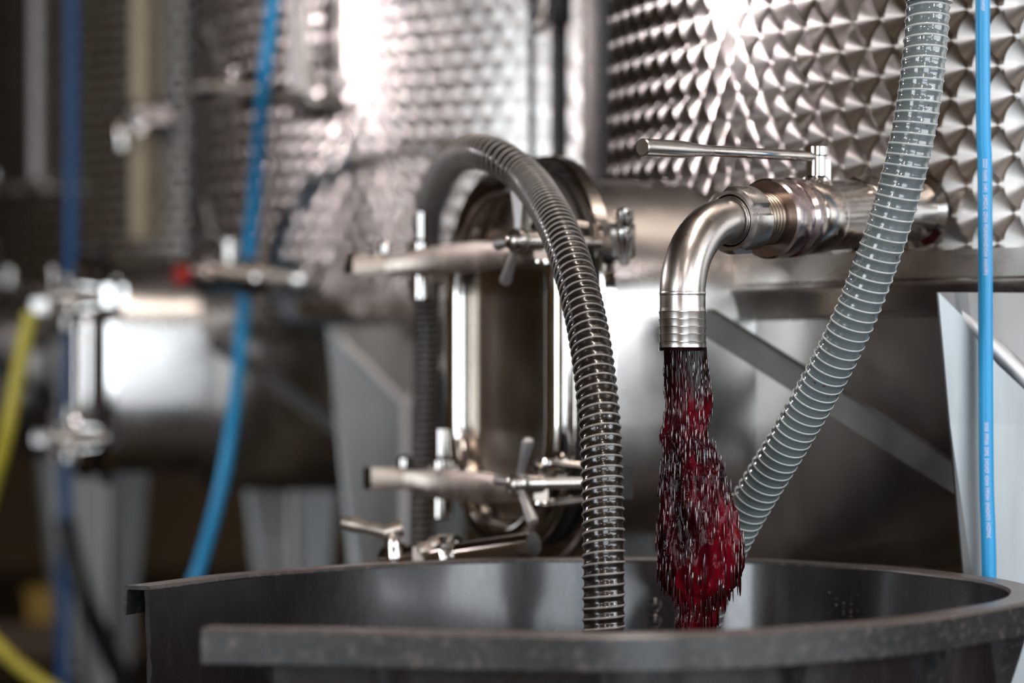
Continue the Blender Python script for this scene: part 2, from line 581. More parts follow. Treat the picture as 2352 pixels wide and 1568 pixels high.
def door_wall(name, xa, xb, ya, yb, zd, sill=0.0):
    mb = MB()
    for lo, hi in (((xa, Y0, 0), (xb, ya, ZT)), ((xa, yb, 0), (xb, Y1, ZT)), ((xa, ya, zd), (xb, yb, ZT))) + ((((xa, ya, 0), (xb, yb, sill)),) if sill else ()):
        c = (Vector(lo) + Vector(hi)) / 2; h = (Vector(hi) - Vector(lo)) / 2
        mb.box(c, (h.x, 0, 0), (0, h.y, 0), (0, 0, h.z))
    return struct(mb.obj(name, M['wall'], None, False))
door_wall('wall_left', X0 - .2, X0, -9.6, -3.8, 3.4)
door_wall('wall_right', X1, X1 + .2, -5.9, 1.5, 3.4, 1.0)

# ------------------------------------------------------------------ fermentation tanks
CA = Vector((1.312, 4.312, 0))            # axis of the nearest tank
NM = Vector((-0.9135, -0.4067, 0))          # hatch direction
TM = Vector((0.4067, -0.9135, 0))
NV = Vector((-0.664, -0.748, 0))            # outlet valve direction
ZU = Vector((0, 0, 1))
Z_SHELL = ZC + 0.155                         # bottom of the engine-turned sheet
Z_RING = ZC + 0.118
Z_LOW = ZC - 0.262
Z_TOP = 3.25

def rrect(w, h, r, per=10):
    pts = []
    for cx, cy, a0 in ((w / 2 - r, h / 2 - r, 0), (-w / 2 + r, h / 2 - r, PI / 2), (-w / 2 + r, -h / 2 + r, PI), (w / 2 - r, -h / 2 + r, 1.5 * PI)):
        for k in range(per + 1):
            a = a0 + PI / 2 * k / per
            pts.append((cx + r * math.cos(a), cy + r * math.sin(a)))
    return pts

HATCH_C = NM * (TANK_R + 0.20) + Vector((0, 0, ZC + 0.022))   # flange centre, local to the tank axis
def hp(a, b, n):  # hatch frame: a to the right, b up, n outward
    return HATCH_C + TM * a + ZU * b + NM * n

def star_knob(c, axis, up, rods, ball=0.017, spoke=0.0060, ln=0.068):
    """hub ball with three spokes lying square to the axis"""
    axis = Vector(axis).normalized()
    e1 = (Vector(up) - axis * Vector(up).dot(axis)).normalized(); e2 = axis.cross(e1)
    hub = MB().sphere(c, ball, 20, 14)
    hub.revolve(Vector(c) - axis * 0.035, axis, [(0, 0.012), (0.02, 0.013), (0.035, 0.012)], 20)
    sp = []
    for ang in rods:
        a = math.radians(ang)
        d = e1 * math.cos(a) + e2 * math.sin(a)
        s = MB().revolve(c, d, [(0.0, spoke * .8), (ln * .4, spoke * .85), (ln * .93, spoke * 1.35), (ln, spoke * 1.1), (ln + 0.002, 0.0)], 18)
        sp.append(s)
    return hub, sp

def build_tank_parts():
    parts = []   # (name, mesh, [children (name, mesh)], label)
    def P_(name, mb, mat, kids=(), label=None, angle=35):
        parts.append((name, mb.mesh(name, mat, True, angle), kids, label))
    # shell of engine-turned sheet with a welded vertical seam overlap
    R = TANK_R
    P_('shell', MB().revolve((0, 0, 0), ZU, [(Z_SHELL, R), (Z_TOP, R)], 160, cap=False), M['jewel'], label='engine-turned steel wall of overlapping polished discs', angle=80)
    P_('lower_band', MB().revolve((0, 0, 0), ZU, [(Z_RING - 0.006, R + 0.0005), (Z_RING, R + 0.001), (Z_SHELL + 0.002, R + 0.0012), (Z_SHELL + 0.002, R - 0.002)], 160, cap=False), M['steel'], label='plain smooth steel band')
    P_('base_ring', MB().revolve((0, 0, 0), ZU, [(Z_RING - 0.045, R - 0.03), (Z_RING - 0.04, R - 0.004), (Z_RING - 0.012, R + 0.004), (Z_RING - 0.006, R + 0.009), (Z_RING, R + 0.009), (Z_RING + 0.004, R + 0.002)], 160, cap=False), M['steel'], angle=50)
    P_('top_cone', MB().revolve((0, 0, 0), ZU, [(Z_TOP, R), (Z_TOP + 0.02, R - 0.01), (Z_TOP + 0.28, 0.3), (Z_TOP + 0.36, 0.28), (Z_TOP + 0.36, 0)], 96), M['steel'])
    # sloping floor of the tank running down to the hatch
    loops = []
    n = 96
    low_c = NM * (R - 0.02 - 0.30)
    for k in range(9):
        t = k / 8
        e = t
        lp = []
        rr = (R - 0.03) * (1 - e) + 0.30 * e
        cc = low_c * e
        zz = (Z_RING - 0.04) * (1 - t) + Z_LOW * t
        for i in range(n):
            a = 2 * PI * i / n
            lp.append(Vector((cc.x + rr * math.cos(a), cc.y + rr * math.sin(a), zz)))
        loops.append(lp)
    P_('sloping_floor', MB().loft(loops, cap1=True), M['brushed'], angle=60)
    # slanting angle-bar brace from the base ring to the front leg
    a, b = P(1612, 735, 3.55) - CA, P(2250, 1135, 3.385) - CA
    d = (b - a).normalized(); side = Vector((d.y, -d.x, 0)).normalized(); up = side.cross(d)
    br = MB().box((a + b) / 2, d * (b - a).length / 2, side * 0.003, up * 0.016)
    br.box((a + b) / 2 + up * 0.014 - side * 0.013, d * (b - a).length / 2, side * 0.013, up * 0.003)
    P_('brace', br, M['dull'])
    # hatch neck, flange, seal
    prof = rrect(0.37, 0.50, 0.165)
    P_('hatch_neck', MB().loft([[hp(a, b, 0.0) for a, b in prof], [hp(a, b, -0.34) for a, b in prof]]), M['neck'], angle=40)
    po, pi_ = rrect(0.43, 0.56, 0.19), rrect(0.35, 0.48, 0.155)
    P_('hatch_flange', MB().loft([[hp(a, b, -0.018) for a, b in po], [hp(a, b, -0.001) for a, b in po], [hp(a * .985, b * .985, 0.002) for a, b in po], [hp(a, b, 0.002) for a, b in pi_], [hp(a, b, -0.018) for a, b in pi_], [hp(a, b, -0.018) for a, b in po]]), M['polish'])
    ps = rrect(0.365, 0.495, 0.165)
    P_('seal', MB().tube([hp(a, b, 0.010) for a, b in ps + ps[:1]], 0.011, 10, False), M['seal'])
    # hatch door: rolled rim, dished panel
    rim = MB().tube([hp(a, b, 0.040) for a, b in (lambda q: q + q[:2])(rrect(0.345, 0.485, 0.155, 14))], 0.023, 18, False)
    pl = []
    for k, (sc, dn) in enumerate(((1.0, 0.038), (0.93, 0.030), (0.6, 0.020), (0.25, 0.016))):
        pl.append([hp(a * sc, b * sc, dn) for a, b in rrect(0.33, 0.47, 0.148, 14)])
    panel = MB().loft(pl, cap1=True)
    handle = MB().tube(catmull([hp(-0.03, -0.06, 0.02), hp(-0.03, -0.05, 0.06), hp(-0.03, 0.0, 0.07), hp(-0.03, 0.05, 0.06), hp(-0.03, 0.06, 0.02)], 6), 0.006, 10)
    parts.append(('hatch_door', panel.mesh('hatch_door', M['mirror'], True, 40), [('door_rim', rim.mesh('door_rim', M['polish'], True, 60))], 'polished door of the hatch, darker than the tank wall'))
    # clamp bars with swing bolts and star knobs
    for zb, left, spk in ((0.140, -0.355, (2, 92, 142)), (-0.176, -0.28, (88, 225, 330))):
        bar = MB()
        lp = []
        for a, hh, nn in ((left, 0.012, 0.085), (left + 0.05, 0.015, 0.088), (-0.10, 0.021, 0.098), (0.03, 0.021, 0.098), (0.16, 0.014, 0.090), (0.205, 0.012, 0.086)):
            lp.append([hp(a, zb + dz * hh, nn + dn * 0.010) for dz, dn in ((-1, -.7), (-.7, -1), (.7, -1), (1, -.7), (1, .7), (.7, 1), (-.7, 1), (-1, .7))])
        bar.loft(lp, cap0=True, cap1=True)
        kids = []
        kc = hp(0.207, zb + 0.012, 0.120)
        hub, sps = star_knob(kc, NM, ZU, spk)
        kids.append(('knob_hub', hub.mesh('knob_hub', M['steel'])))
        for s in sps: kids.append(('knob_spoke', s.mesh('knob_spoke', M['softsteel'])))
        rod = MB().revolve(hp(0.205, zb + 0.012, -0.005), NM, [(0, 0.008), (0.115, 0.008)], 14)
        kids.append(('swing_bolt', rod.mesh('swing_bolt', M['steel'])))
        fork = MB()
        for sg in (-1, 1):
            fork.tube(catmull([hp(0.205, zb + 0.012 + sg * 0.021, 0.02), hp(0.203, zb + 0.012 + sg * 0.026, 0.065), hp(0.197, zb + 0.012 + sg * 0.026, 0.085), hp(0.186, zb + 0.012 + sg * 0.018, 0.088)], 6), 0.006, 10)
        kids.append(('fork', fork.mesh('fork', M['polish'])))
        lug = MB().box(hp(0.205, zb + 0.012, -0.02), TM * 0.020, ZU * 0.022, NM * 0.018)
        kids.append(('lug', lug.mesh('lug', M['seal'])))
        # hinge side: sleeve, pin, arm
        hx = left + 0.10
        sl = MB().revolve(hp(hx, zb - 0.055, 0.068), ZU, [(0, 0.013), (0.004, 0.016), (0.085, 0.016), (0.09, 0.012), (0.092, 0.009), (0.13, 0.009), (0.134, 0.0)], 18)
        kids.append(('hinge_pin', sl.mesh('hinge_pin', M['polish'])))
        arm = MB().box(hp((hx - 0.19) / 2, zb - 0.012, 0.02), TM * abs(hx + 0.19) / 2, ZU * 0.012, NM * 0.012)
        arm.box(hp(hx, zb - 0.012, 0.044), TM * 0.012, ZU * 0.014, NM * 0.022)
        eb = MB().box(hp(left + 0.012, zb + 0.003, 0.112), TM * 0.016, ZU * 0.016, NM * 0.036)
        eb.revolve(hp(left + 0.012, zb + 0.019, 0.09), ZU, [(0, 0.010), (0.012, 0.010), (0.016, 0.007), (0.018, 0.0)], 16)
        kids.append(('hinge_block', eb.mesh('hinge_block', M['polish'])))
        kids.append(('hinge_arm', arm.mesh('hinge_arm', M['bar'])))
        parts.append(('clamp_bar', bar.mesh('clamp_bar', M['bar'], True, 40), kids, None))
    # small lug with bolt on the flange
    lg = MB().box(hp(0.218, 0.155, -0.015), TM * 0.012, ZU * 0.022, NM * 0.024)
    lg.revolve(hp(0.236, 0.12, -0.02), ZU, [(0, 0.0), (0.002, 0.007), (0.03, 0.010), (0.035, 0.013), (0.047, 0.013), (0.05, 0.008), (0.06, 0.013), (0.074, 0.013), (0.078, 0.0)], 16)
    P_('flange_lug', lg, M['polish'])
    # pad plate welded on below the valve
    pad = MB()
    az0 = math.atan2(NV.y, NV.x)
    lp = []
    for da, zt, zb in ((-0.20, 0.150, 0.146), (-0.165, 0.150, 0.126), (-0.08, 0.150, 0.124), (0.0, 0.150, 0.124), (0.08, 0.150, 0.124)):
        a = az0 + da
        e = Vector((math.cos(a), math.sin(a), 0))
        lp.append([e * (R + 0.004) + ZU * (ZC + zb), e * (R + 0.004) + ZU * (ZC + zt), e * (R - 0.003) + ZU * (ZC + zt), e * (R - 0.003) + ZU * (ZC + zb)])
    pad.loft(lp, cap0=True, cap1=True)
    P_('pad_plate', pad, M['steel'])
    # four folded plate legs
    a0 = math.atan2(-0.845, -0.535)
    for q in range(4):
        a = a0 + q * PI / 2
        e = Vector((math.cos(a), math.sin(a), 0)); t = Vector((-e.y, e.x, 0))
        zt = ZC + 0.100
        c = e * (R - 0.012)
        e = Vector((0.208, -0.978, 0)); t = Vector((-e.y, e.x, 0))   # every plate is set square to the aisle
        tw, bw, fold = 0.162, 0.050, 0.030
        def lv(u_, out, z_): return c + t * u_ + e * out + ZU * z_
        z1 = zt - 0.16
        w1 = tw + (bw - tw) * (0.16 / zt)
        lt = MB()
        for off, rev in ((0.0, False), (-0.006, True)):
            vs = [lv(-tw, off, zt), lv(tw, off, zt), lv(-w1, off, z1), lv(0, fold + off, z1), lv(w1, off, z1), lv(-bw, off, 0.012), lv(0, fold * .8 + off, 0.012), lv(bw, off, 0.012)]
            lt.add(vs, [(0, 1, 3), (0, 3, 2), (1, 4, 3), (2, 3, 6, 5), (3, 4, 7, 6)])
        for (i, j) in ((0, 1), (0, 2), (2, 5), (1, 4), (4, 7), (5, 6), (6, 7)):
            lt.f.append((i, j, j + 8, i + 8))
        foot = MB().revolve(c + e * 0.02, ZU, [(0, 0.07), (0.012, 0.07), (0.016, 0.05), (0.03, 0.02)], 20)
        lm = lt.mesh('leg', M['legsteel'], False)
        fe = MB()
        for sg in (-1, 1):
            fe.tube([lv(sg * tw * .93, -0.010, zt - 0.008), lv(sg * tw * .5, fold * .5 - .010, (zt + z1) / 2), lv(0, fold - .011, z1), lv(0, fold * .9 - .011, z1 * .5), lv(0, fold * .8 - .011, 0.02)], [0.0098, 0.015, 0.0155, 0.0155, 0.0155], 16)
        parts.append(('leg', lm, [('folded_edge', fe.mesh('folded_edge', M['softsteel'], True, 60)), ('foot_plate', foot.mesh('foot_plate', M['steel']))], None))
    return parts

TANK_PARTS = build_tank_parts()

def gauge_parts():
    """level gauge: milky sight tube, thin rod, bottom valve"""
    e = Vector((-0.69, -0.7238, 0)); t = Vector((-e.y, e.x, 0))
    c = e * (TANK_R + 0.055)
    zb = ZC + 0.585
    out = []
    out.append(('sight_tube', MB().revolve(c, ZU, [(zb, 0.017), (Z_TOP - 0.2, 0.017)], 18).mesh('sight_tube', M['gauge']), [], 'milky white sight tube'))
    out.append(('scale_rod', MB().box(c + t * 0.033 + ZU * (zb + Z_TOP - 0.2) / 2, t * 0.006, e * 0.003, ZU * (Z_TOP - 0.2 - zb) / 2).mesh('scale_rod', M['steel']), [], None))
    b = MB().revolve(c - e * 0.075 + ZU * (zb - 0.01), e, [(0, 0.016), (0.05, 0.016), (0.052, 0.024), (0.085, 0.026), (0.1, 0.02), (0.104, 0.0)], 20)
    b.revolve(c + t * -0.04 + ZU * (zb - 0.012), t, [(0, 0.015), (0.015, 0.018), (0.07, 0.018), (0.085, 0.013)], 18)
    out.append(('gauge_valve', b.mesh('gauge_valve', M['polish']), [], None))
    return out
GAUGE_PARTS = gauge_parts()

def place_tank(loc, label, gauge, turn=0.0):
    root = thing('fermentation_tank', label, 'tank', loc, 'steel fermentation tanks in a row')
    root.rotation_euler.z = turn
    for (nm, me, kids, lab) in TANK_PARTS + (GAUGE_PARTS if gauge else []):
        o = obj(nm, me, root)
        if nm in ('shell', 'leg', 'brace', 'sight_tube', 'scale_rod', 'gauge_valve', 'pad_plate'):
            o.rotation_euler.z = -turn          # only the hatch side is set round differently
        if lab: o['label'] = lab
        for (kn, km) in kids:
            obj(kn, km, o)
    return root

CB = Vector((0.415, 6.560, 0))
CC = Vector((-0.590, 9.150, 0))
tank_a = place_tank(CA, 'nearest fermentation tank with engine-turned wall, behind the pouring valve', False)
tank_b = place_tank(CB, 'middle fermentation tank with bright wall, seen behind the arched black hose', True, math.radians(-12))
tank_c = place_tank(CC, 'farthest fermentation tank with dark blurred wall, behind the beige pipe', True)

# ------------------------------------------------------------------ ball valve and outlet elbow
UV = Vector((0.664, 0.748, 0.0737)).normalized()      # from the spout towards the tank
S0 = Vector((0.1931, 3.051, 0)); S0.z = ZC + 0.1715
def ax(s): return S0 + UV * s

valve = thing('ball_valve', 'polished steel ball valve with long lever on nearest tank wall, open and pouring', 'valve', ax(0.25))
END = 0.4855
mb = MB().revolve(ax(0), UV, [(0.222, 0.044), (0.226, 0.0455), (0.262, 0.0455), (0.267, 0.044), (0.272, 0.0425), (0.335, 0.0425), (0.342, 0.040)], 56)
mb.obj('valve_body', M['cast'], valve)
mb = MB().revolve(ax(0), UV, [(0.160, 0.030), (0.160, 0.045), (0.163, 0.0475), (0.186, 0.0475), (0.190, 0.0455), (0.193, 0.043), (0.200, 0.043), (0.204, 0.0475), (0.217, 0.0475), (0.222, 0.044)], 56)
mb.obj('front_flange', M['stain_steel'], valve)
mb = MB().revolve(ax(0), UV, [(0.342, 0.040), (0.345, 0.046), (0.368, 0.0465), (0.372, 0.043), (0.376, 0.043), (0.379, 0.0455), (0.392, 0.0455), (0.396, 0.036)], 8)
mb.obj('rear_nut', M['polish'], valve)
mb = MB().revolve(ax(0), UV, [(0.394, 0.034), (0.42, 0.033), (0.45, 0.033), (0.474, 0.038), (0.4805, 0.047)], 40, cap=False)
mb.obj('weld_stub', M['polish'], valve)
# threaded male part on which the union sits
pr = [(0.110, 0.027)]
for k in range(8):
    pr += [(0.112 + k * 0.006, 0.0300), (0.1135 + k * 0.006, 0.0312), (0.1155 + k * 0.006, 0.0312), (0.117 + k * 0.006, 0.0300)]
pr.append((0.162, 0.029))
MB().revolve(ax(0), UV, pr, 48).obj('threaded_neck', M['bronze'], valve)
# stem and lever
SB = ax(0.262)
stem_c = Vector((SB.x, SB.y, 0))
mb = MB().revolve((SB.x, SB.y, 0), ZU, [(ZC + 0.222, 0.020), (ZC + 0.236, 0.018), (ZC + 0.239, 0.0125), (ZC + 0.262, 0.0125), (ZC + 0.2625, 0.0115), (ZC + 0.264, 0.0150), (ZC + 0.2735, 0.0150), (ZC + 0.275, 0.013)], 28)
mb.obj('stem', M['polish'], valve, angle=30)
mb = MB()
for dx, dy in ((0.013, -0.006), (-0.004, 0.013)):
    mb.tube([(SB.x + dx, SB.y + dy, ZC + 0.226), (SB.x + dx, SB.y + dy, ZC + 0.258)], 0.0045, 12)
for ang in (0.5, 2.2, 3.9, 5.2):
    mb.revolve((SB.x + 0.024 * math.cos(ang), SB.y + 0.024 * math.sin(ang), 0), ZU, [(ZC + 0.214, 0.0055), (ZC + 0.228, 0.0055), (ZC + 0.230, 0.004)], 6)
mb.obj('gland', M['polish'], valve)
tip = P(1475, 338, 2.997)
base_l = Vector((SB.x, SB.y, ZC + 0.2625))
ld = (base_l - tip); ll = ld.length
lever = MB().revolve(tip, ld, [(0.125, 0.0064), (ll - 0.012, 0.0064), (ll, 0.0060)], 24)
lev = lever.obj('lever', M['polish'], valve)
MB().revolve(tip, ld, [(0, 0.0), (0.0, 0.0088), (0.0015, 0.0100), (0.070, 0.0098), (0.074, 0.0094), (0.105, 0.0070), (0.125, 0.0060), (0.13, 0.0055)], 28).obj('grip', M['steel'], lev)

elbow = thing('outlet_elbow', 'steel elbow pipe with ringed hose tail pouring red wine, screwed to the near valve', 'pipe', ax(0.0))
RB = 0.080
path = []
for k in range(6): path.append(ax(0.108 - (0.108 - RB) * k / 6))
ctr_dir_h = UV
# bend: from heading -UV to heading down
corner = ax(0)
cc = corner + UV * RB - ZU * RB
for k in range(25):
    t = PI / 2 * k / 24
    path.append(cc + ZU * (RB * math.cos(t)) - UV * (RB * math.sin(t)))
vp = path[-1]
zb_end = ZC + 0.0281
zt_tail = ZC + 0.070
path_pipe = path + [vp + (Vector((vp.x, vp.y, zt_tail)) - vp) * (k / 6) for k in range(1, 7)]
MB().tube(path_pipe, 0.0260, 44).obj('bent_pipe', M['elbow'], elbow, angle=60)
pr = [(zb_end, 0.0240), (zb_end, 0.0262)]
prof = []
z = ZC + 0.074
rings = []
pr = [(zb_end, 0.0235), (zb_end, 0.0266), (zb_end + 0.004, 0.0268)]
for k in range(5):
    zz = zb_end + 0.0095 + k * 0.0085
    pr += [(zz - 0.0042, 0.0266), (zz - 0.0008, 0.0272), (zz + 0.0002, 0.0263)]
pr += [(ZC + 0.071, 0.0264), (ZC + 0.0755, 0.0261)]
MB().revolve((vp.x, vp.y, 0), ZU, pr, 48, cap=False).obj('hose_tail', M['elbow'], elbow, angle=25)
MB().revolve((vp.x, vp.y, 0), ZU, [(zb_end - 0.0012, 0.0225), (zb_end - 0.0012, 0.0268), (zb_end + 0.0022, 0.0272), (zb_end + 0.003, 0.0265)], 48, cap=False).obj('wet_lip', M['wine'], elbow)['label'] = 'lip of the spout wetted with red wine'
MB().revolve((vp.x, vp.y, 0), ZU, [(vp.z - 0.003, 0.0258), (vp.z - 0.001, 0.0264), (vp.z + 0.001, 0.0264), (vp.z + 0.003, 0.0258)], 44, cap=False).obj('weld_seam', M['elbow'], elbow)
# round union nut: ring with four spanner slots
sw = []
nseg = 64
nut = MB()
prof_n = [(0.100, 0.0302), (0.0885, 0.0304), (0.0875, 0.0312), (0.0875, 0.0345), (0.090, 0.0385), (0.093, 0.0395), (0.121, 0.0395), (0.124, 0.0380), (0.1245, 0.0315)]
axv = UV; e1 = (ZU - axv * ZU.dot(axv)).normalized(); e2 = axv.cross(e1)
vs, fs = [], []
for (s, r) in prof_n:
    for k in range(nseg):
        a = 2 * PI * k / nseg
        ph = ((a + 0.45) % (PI / 2))
        rr = r
        if r > 0.0360 and ph < 0.26: rr = 0.0335
        vs.append(ax(s) + (e1 * math.cos(a) + e2 * math.sin(a)) * rr)
for i in range(len(prof_n) - 1):
    for k in range(nseg):
        k2 = (k + 1) % nseg
        fs.append((i * nseg + k, i * nseg + k2, (i + 1) * nseg + k2, (i + 1) * nseg + k))
nut.add(vs, fs).obj('union_nut', M['nut'], elbow, angle=25)
MB().revolve(ax(0), UV, [(0.0895, 0.0262), (0.0890, 0.0278), (0.0895, 0.0284), (0.100, 0.0284)], 48, cap=False).obj('liner_collar', M['elbow'], elbow)

# ------------------------------------------------------------------ valves on the tanks behind
def far_valve(C, n, z, length, r, label, name, cap, grp):
    org = C + n * (TANK_R + 0.002) + ZU * z
    root = thing(name, label, 'valve', org, grp)
    b = MB().revolve(org, n, [(0, r * 1.3), (0.012, r * 0.8), (length * .3, r * .8), (length * .3 + .004, r * 1.25), (length * .42, r * 1.25), (length * .43, r), (length * .7, r), (length * .71, r * 1.25), (length * .83, r * 1.25), (length * .84, r * .85), (length * .97, r * .85)], 28)
    b.obj('valve_body', M['polish'], root)
    c2 = org + n * length * .57
    MB().revolve(c2, ZU, [(0, r * .45), (r * 1.9, r * .42), (r * 1.95, r * .6), (r * 2.3, r * .6)], 14).obj('stem', M['polish'], root)
    top = c2 + ZU * r * 2.1
    lv = MB().tube([top - n * 0.01, top + n * 0.02 + ZU * 0.004, top + n * 0.055 + ZU * 0.03, top + n * 0.07 + ZU * 0.085], [0.007, 0.007, 0.0075, 0.009], 12)
    lv.obj('lever', M['polish'], root)
    if cap:
        MB().revolve(org + n * length * .97, n, [(0, r * .7), (0.014, r * .7), (0.017, r * .6), (0.018, 0)], 24).obj('dust_cap', M['red'] if cap == 'red' else M['polish'], root)
    return root
far_valve(CB, Vector((-0.740, -0.6726, 0)), ZC + 0.205, 0.28, 0.032, 'steel outlet valve with small red cap on the middle tank, behind the blue hose', 'outlet_valve', 'red', 'outlet valves on the tanks behind')
far_valve(CC, NV, ZC + 0.240, 0.33, 0.032, 'steel outlet valve on the farthest tank, low behind the middle hatch', 'outlet_valve', 'steel', 'outlet valves on the tanks behind')
NS = Vector((-0.755, -0.6557, 0))
far_valve(CB, NS, ZC + 0.60, 0.22, 0.020, 'small sampling tap beside the white sight tube of the middle tank', 'sampling_tap', 'steel', 'sampling taps')
far_valve(CC, NS, ZC + 0.575, 0.22, 0.020, 'small sampling tap beside the white sight tube of the farthest tank', 'sampling_tap', 'steel', 'sampling taps')

# drain valve under the nearest hatch
dv = thing('drain_valve', 'small drain valve with lever handle low beside the nearest hatch, over the tub rim', 'valve', P(960, 1285, 3.56))
dc = P(930, 1292, 3.60)
de = P(1226, 1249, 3.47)
dd = (de - dc).normalized()
MB().tube([dc + dd * 0.05, dc + dd * 0.12, de], 0.016, 20).obj('drain_pipe', M['polish'], dv)
MB().revolve(dc, dd, [(-0.03, 0.022), (-0.026, 0.027), (0.0, 0.027), (0.004, 0.022), (0.03, 0.024), (0.055, 0.024), (0.058, 0.029), (0.085, 0.029), (0.09, 0.018)], 28).obj('valve_body', M['polish'], dv)
st = P(905, 1280, 3.55); st2 = P(900, 1222, 3.55)
MB().tube([st, st2, st2 + ZU * 0.004], [0.012, 0.010, 0.008], 16).obj('stem', M['polish'], dv)
MB().tube([P(925, 1213, 3.55), P(890, 1222, 3.55), P(845, 1212, 3.57), P(815, 1204, 3.58), P(788, 1198, 3.585)], [0.011, 0.0105, 0.0075, 0.0115, 0.0085], 14).obj('lever', M['bar'], dv)
mb = MB()
for (px, py) in ((1015, 1255), (1052, 1268), (990, 1268)):
    mb.revolve(P(px, py, 3.56), (-0.5, -0.8, 0.3), [(0, 0.012), (0.012, 0.013), (0.015, 0.009), (0.024, 0.008), (0.026, 0)], 6)
mb.box(P(1010, 1275, 3.57), (0.035, 0, 0), (0, 0.02, 0), (0, 0, 0.012))
mb.obj('bracket', M['bar'], dv)

# ------------------------------------------------------------------ the black tub
ZR = ZC - 0.235
mid = [(-.2845, 2.512), (-.11, 2.480), (.108, 2.445), (.21, 2.478), (.3415, 2.565), (.4432, 2.679), (.515, 2.79), (.558, 2.92), (.560, 3.06), (.513, 3.195), (.434, 3.330), (.288, 3.440), (.09, 3.463), (-.04, 3.438), (-.145, 3.373), (-.245, 3.285), (-.335, 3.165), (-.418, 3.0)]
plan = smooth_path(resample(catmull([(x, y, 0) for x, y in mid], 10), 0.012), 14)
def plan_normals(pl):
    out = []
    for i, p in enumerate(pl):
        t = (pl[min(i + 1, len(pl) - 1)] - pl[max(i - 1, 0)]).normalized()
        out.append(Vector((t.y, -t.x, 0)))   # outward for this winding
    return out
pn = plan_normals(plan)
tub = thing('tub', 'big black plastic tub with turned-down rim and sawn opening, catching the wine', 'tub', (0.09, 2.97, 0))
# rim: an upside-down U swept along the plan, slightly bevelled corners
sec = [(-0.018, -0.0045), (-0.018, -0.003), (-0.0155, 0.0), (0.014, 0.0), (0.0175, -0.003), (0.018, -0.032), (0.0165, -0.0335), (0.0135, -0.032), (0.0125, -0.006), (0.010, -0.0045), (-0.0105, -0.0045)]
loops = []
for i, (p, n) in enumerate(zip(plan, pn)):
    wob = 0.0012 * noise.noise(p * 9)
    loops.append([p + n * a + ZU * (ZR + b + wob) for a, b in sec])
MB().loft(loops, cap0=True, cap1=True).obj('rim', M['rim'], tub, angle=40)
# wall below the rim: starts a little after the near end of the rim
Z_CUT = ZR - 0.36
wall = MB()
cut0 = 5
def taper(i):
    e = min(1.0, min(i, len(plan) - 1 - i) / 45.0)
    e *= min(1.0, max(0.0, (0.21 - plan[i].x) / 0.08))       # the wall stands steeper towards the far right
    return 0.03 + 0.065 * e * e * (3 - 2 * e)
loops = []
for i in range(cut0, len(plan)):
    p, n = plan[i], pn[i]
    jag = 0.0
    if i == len(plan) - 1: jag = 1
    lp = []
    for zz in np.linspace(ZR - 0.0048, Z_CUT, 26):
        k = 0.0
        sh = Vector((0, 0, 0))
        if jag: 
            tdir = (plan[-1] - plan[-2]).normalized()
            sh = tdir * (0.004 * noise.noise(Vector((zz * 60, 3.1, 0))) + 0.002)
        lp.append(p + n * (-0.018 - taper(i) * (ZR - zz)) + ZU * zz + sh)
    for zz in np.linspace(Z_CUT, ZR - 0.0048, 26):
        sh = Vector((0, 0, 0))
        if jag:
            tdir = (plan[-1] - plan[-2]).normalized()
            sh = tdir * (0.004 * noise.noise(Vector((zz * 60, 9.1, 0))) + 0.002)
        lp.append(p + n * (-0.012 - taper(i) * (ZR - zz)) + ZU * zz + sh)
    loops.append(lp)
wall.loft(loops, cap0=True, cap1=True)
wall.obj('wall', M['tub'], tub, angle=40)
# lower closed part of the tub and its floor
close = catmull([(x, y, 0) for x, y in ((plan[-1].x, plan[-1].y), (-.438, 2.86), (-.435, 2.72), (-.385, 2.59), (plan[0].x, plan[0].y))], 10)[1:-1]
ring = resample(plan + close + [plan[0]], 0.02)[:-1]
cen = Vector((0.09, 2.96, 0))
lo = MB()
def ringloop(inset, z_):
    out = []
    for p in ring:
        d = (p - cen)
        out.append(cen + d * (1 - inset / d.length) + ZU * z_)
    return out
lo.loft([ringloop(0.012 + 0.05 * 0.36, Z_CUT), ringloop(0.07, 0.03), ringloop(0.06, 0.0), ringloop(0.11, 0.0), ringloop(0.11, 0.03), ringloop(0.056, 0.04), ringloop(0.018 + 0.05 * 0.36, Z_CUT), ringloop(0.012 + 0.05 * 0.36, Z_CUT)])
lo.obj('lower_wall', M['tub'], tub, angle=40)
MB().loft([ringloop(0.09, 0.03), ringloop(0.3, 0.031)], cap1=True, cap0=True).obj('bottom', M['tub'], tub)
# ribs hanging below the rim on the outside
for i in range(14, len(plan) - 2, 17):
    p, n = plan[i], pn[i]
    t = Vector((-n.y, n.x, 0))
    rb = MB()
    tri = [(-0.0125, -0.005), (0.0120, -0.005), (0.0120, -0.030), (0.003, -0.060), (-0.0150, -0.115), (-0.0165, -0.115)]
    A = [p + n * a + ZU * (ZR + b) + t * 0.003 for a, b in tri]
    B = [p + n * a + ZU * (ZR + b) - t * 0.003 for a, b in tri]
    rb.loft([A, B], cap0=True, cap1=True)
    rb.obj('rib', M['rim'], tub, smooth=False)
# rivets high on the inner wall behind the stream
for (px, py) in ((1508, 1388), (1503, 1425)):
    best = min(range(len(plan)), key=lambda i: abs((plan[i].x * FPX / plan[i].y + 1176) - px) + (1e4 if plan[i].y < 3.1 else 0))
    p, n = plan[best], pn[best]
    zz = ZC + (HOR - py) / FPX * p.y
    q = Vector((p.x, p.y, zz)) - n * (0.019 + taper(best) * (ZR - zz))
    MB().revolve(q + n * 0.003, -n, [(0, 0.0095), (0.003, 0.0095), (0.0042, 0.008), (0.0038, 0.0055), (0.0055, 0.004), (0.006, 0.0)], 20).obj('rivet', M['tub'], tub)
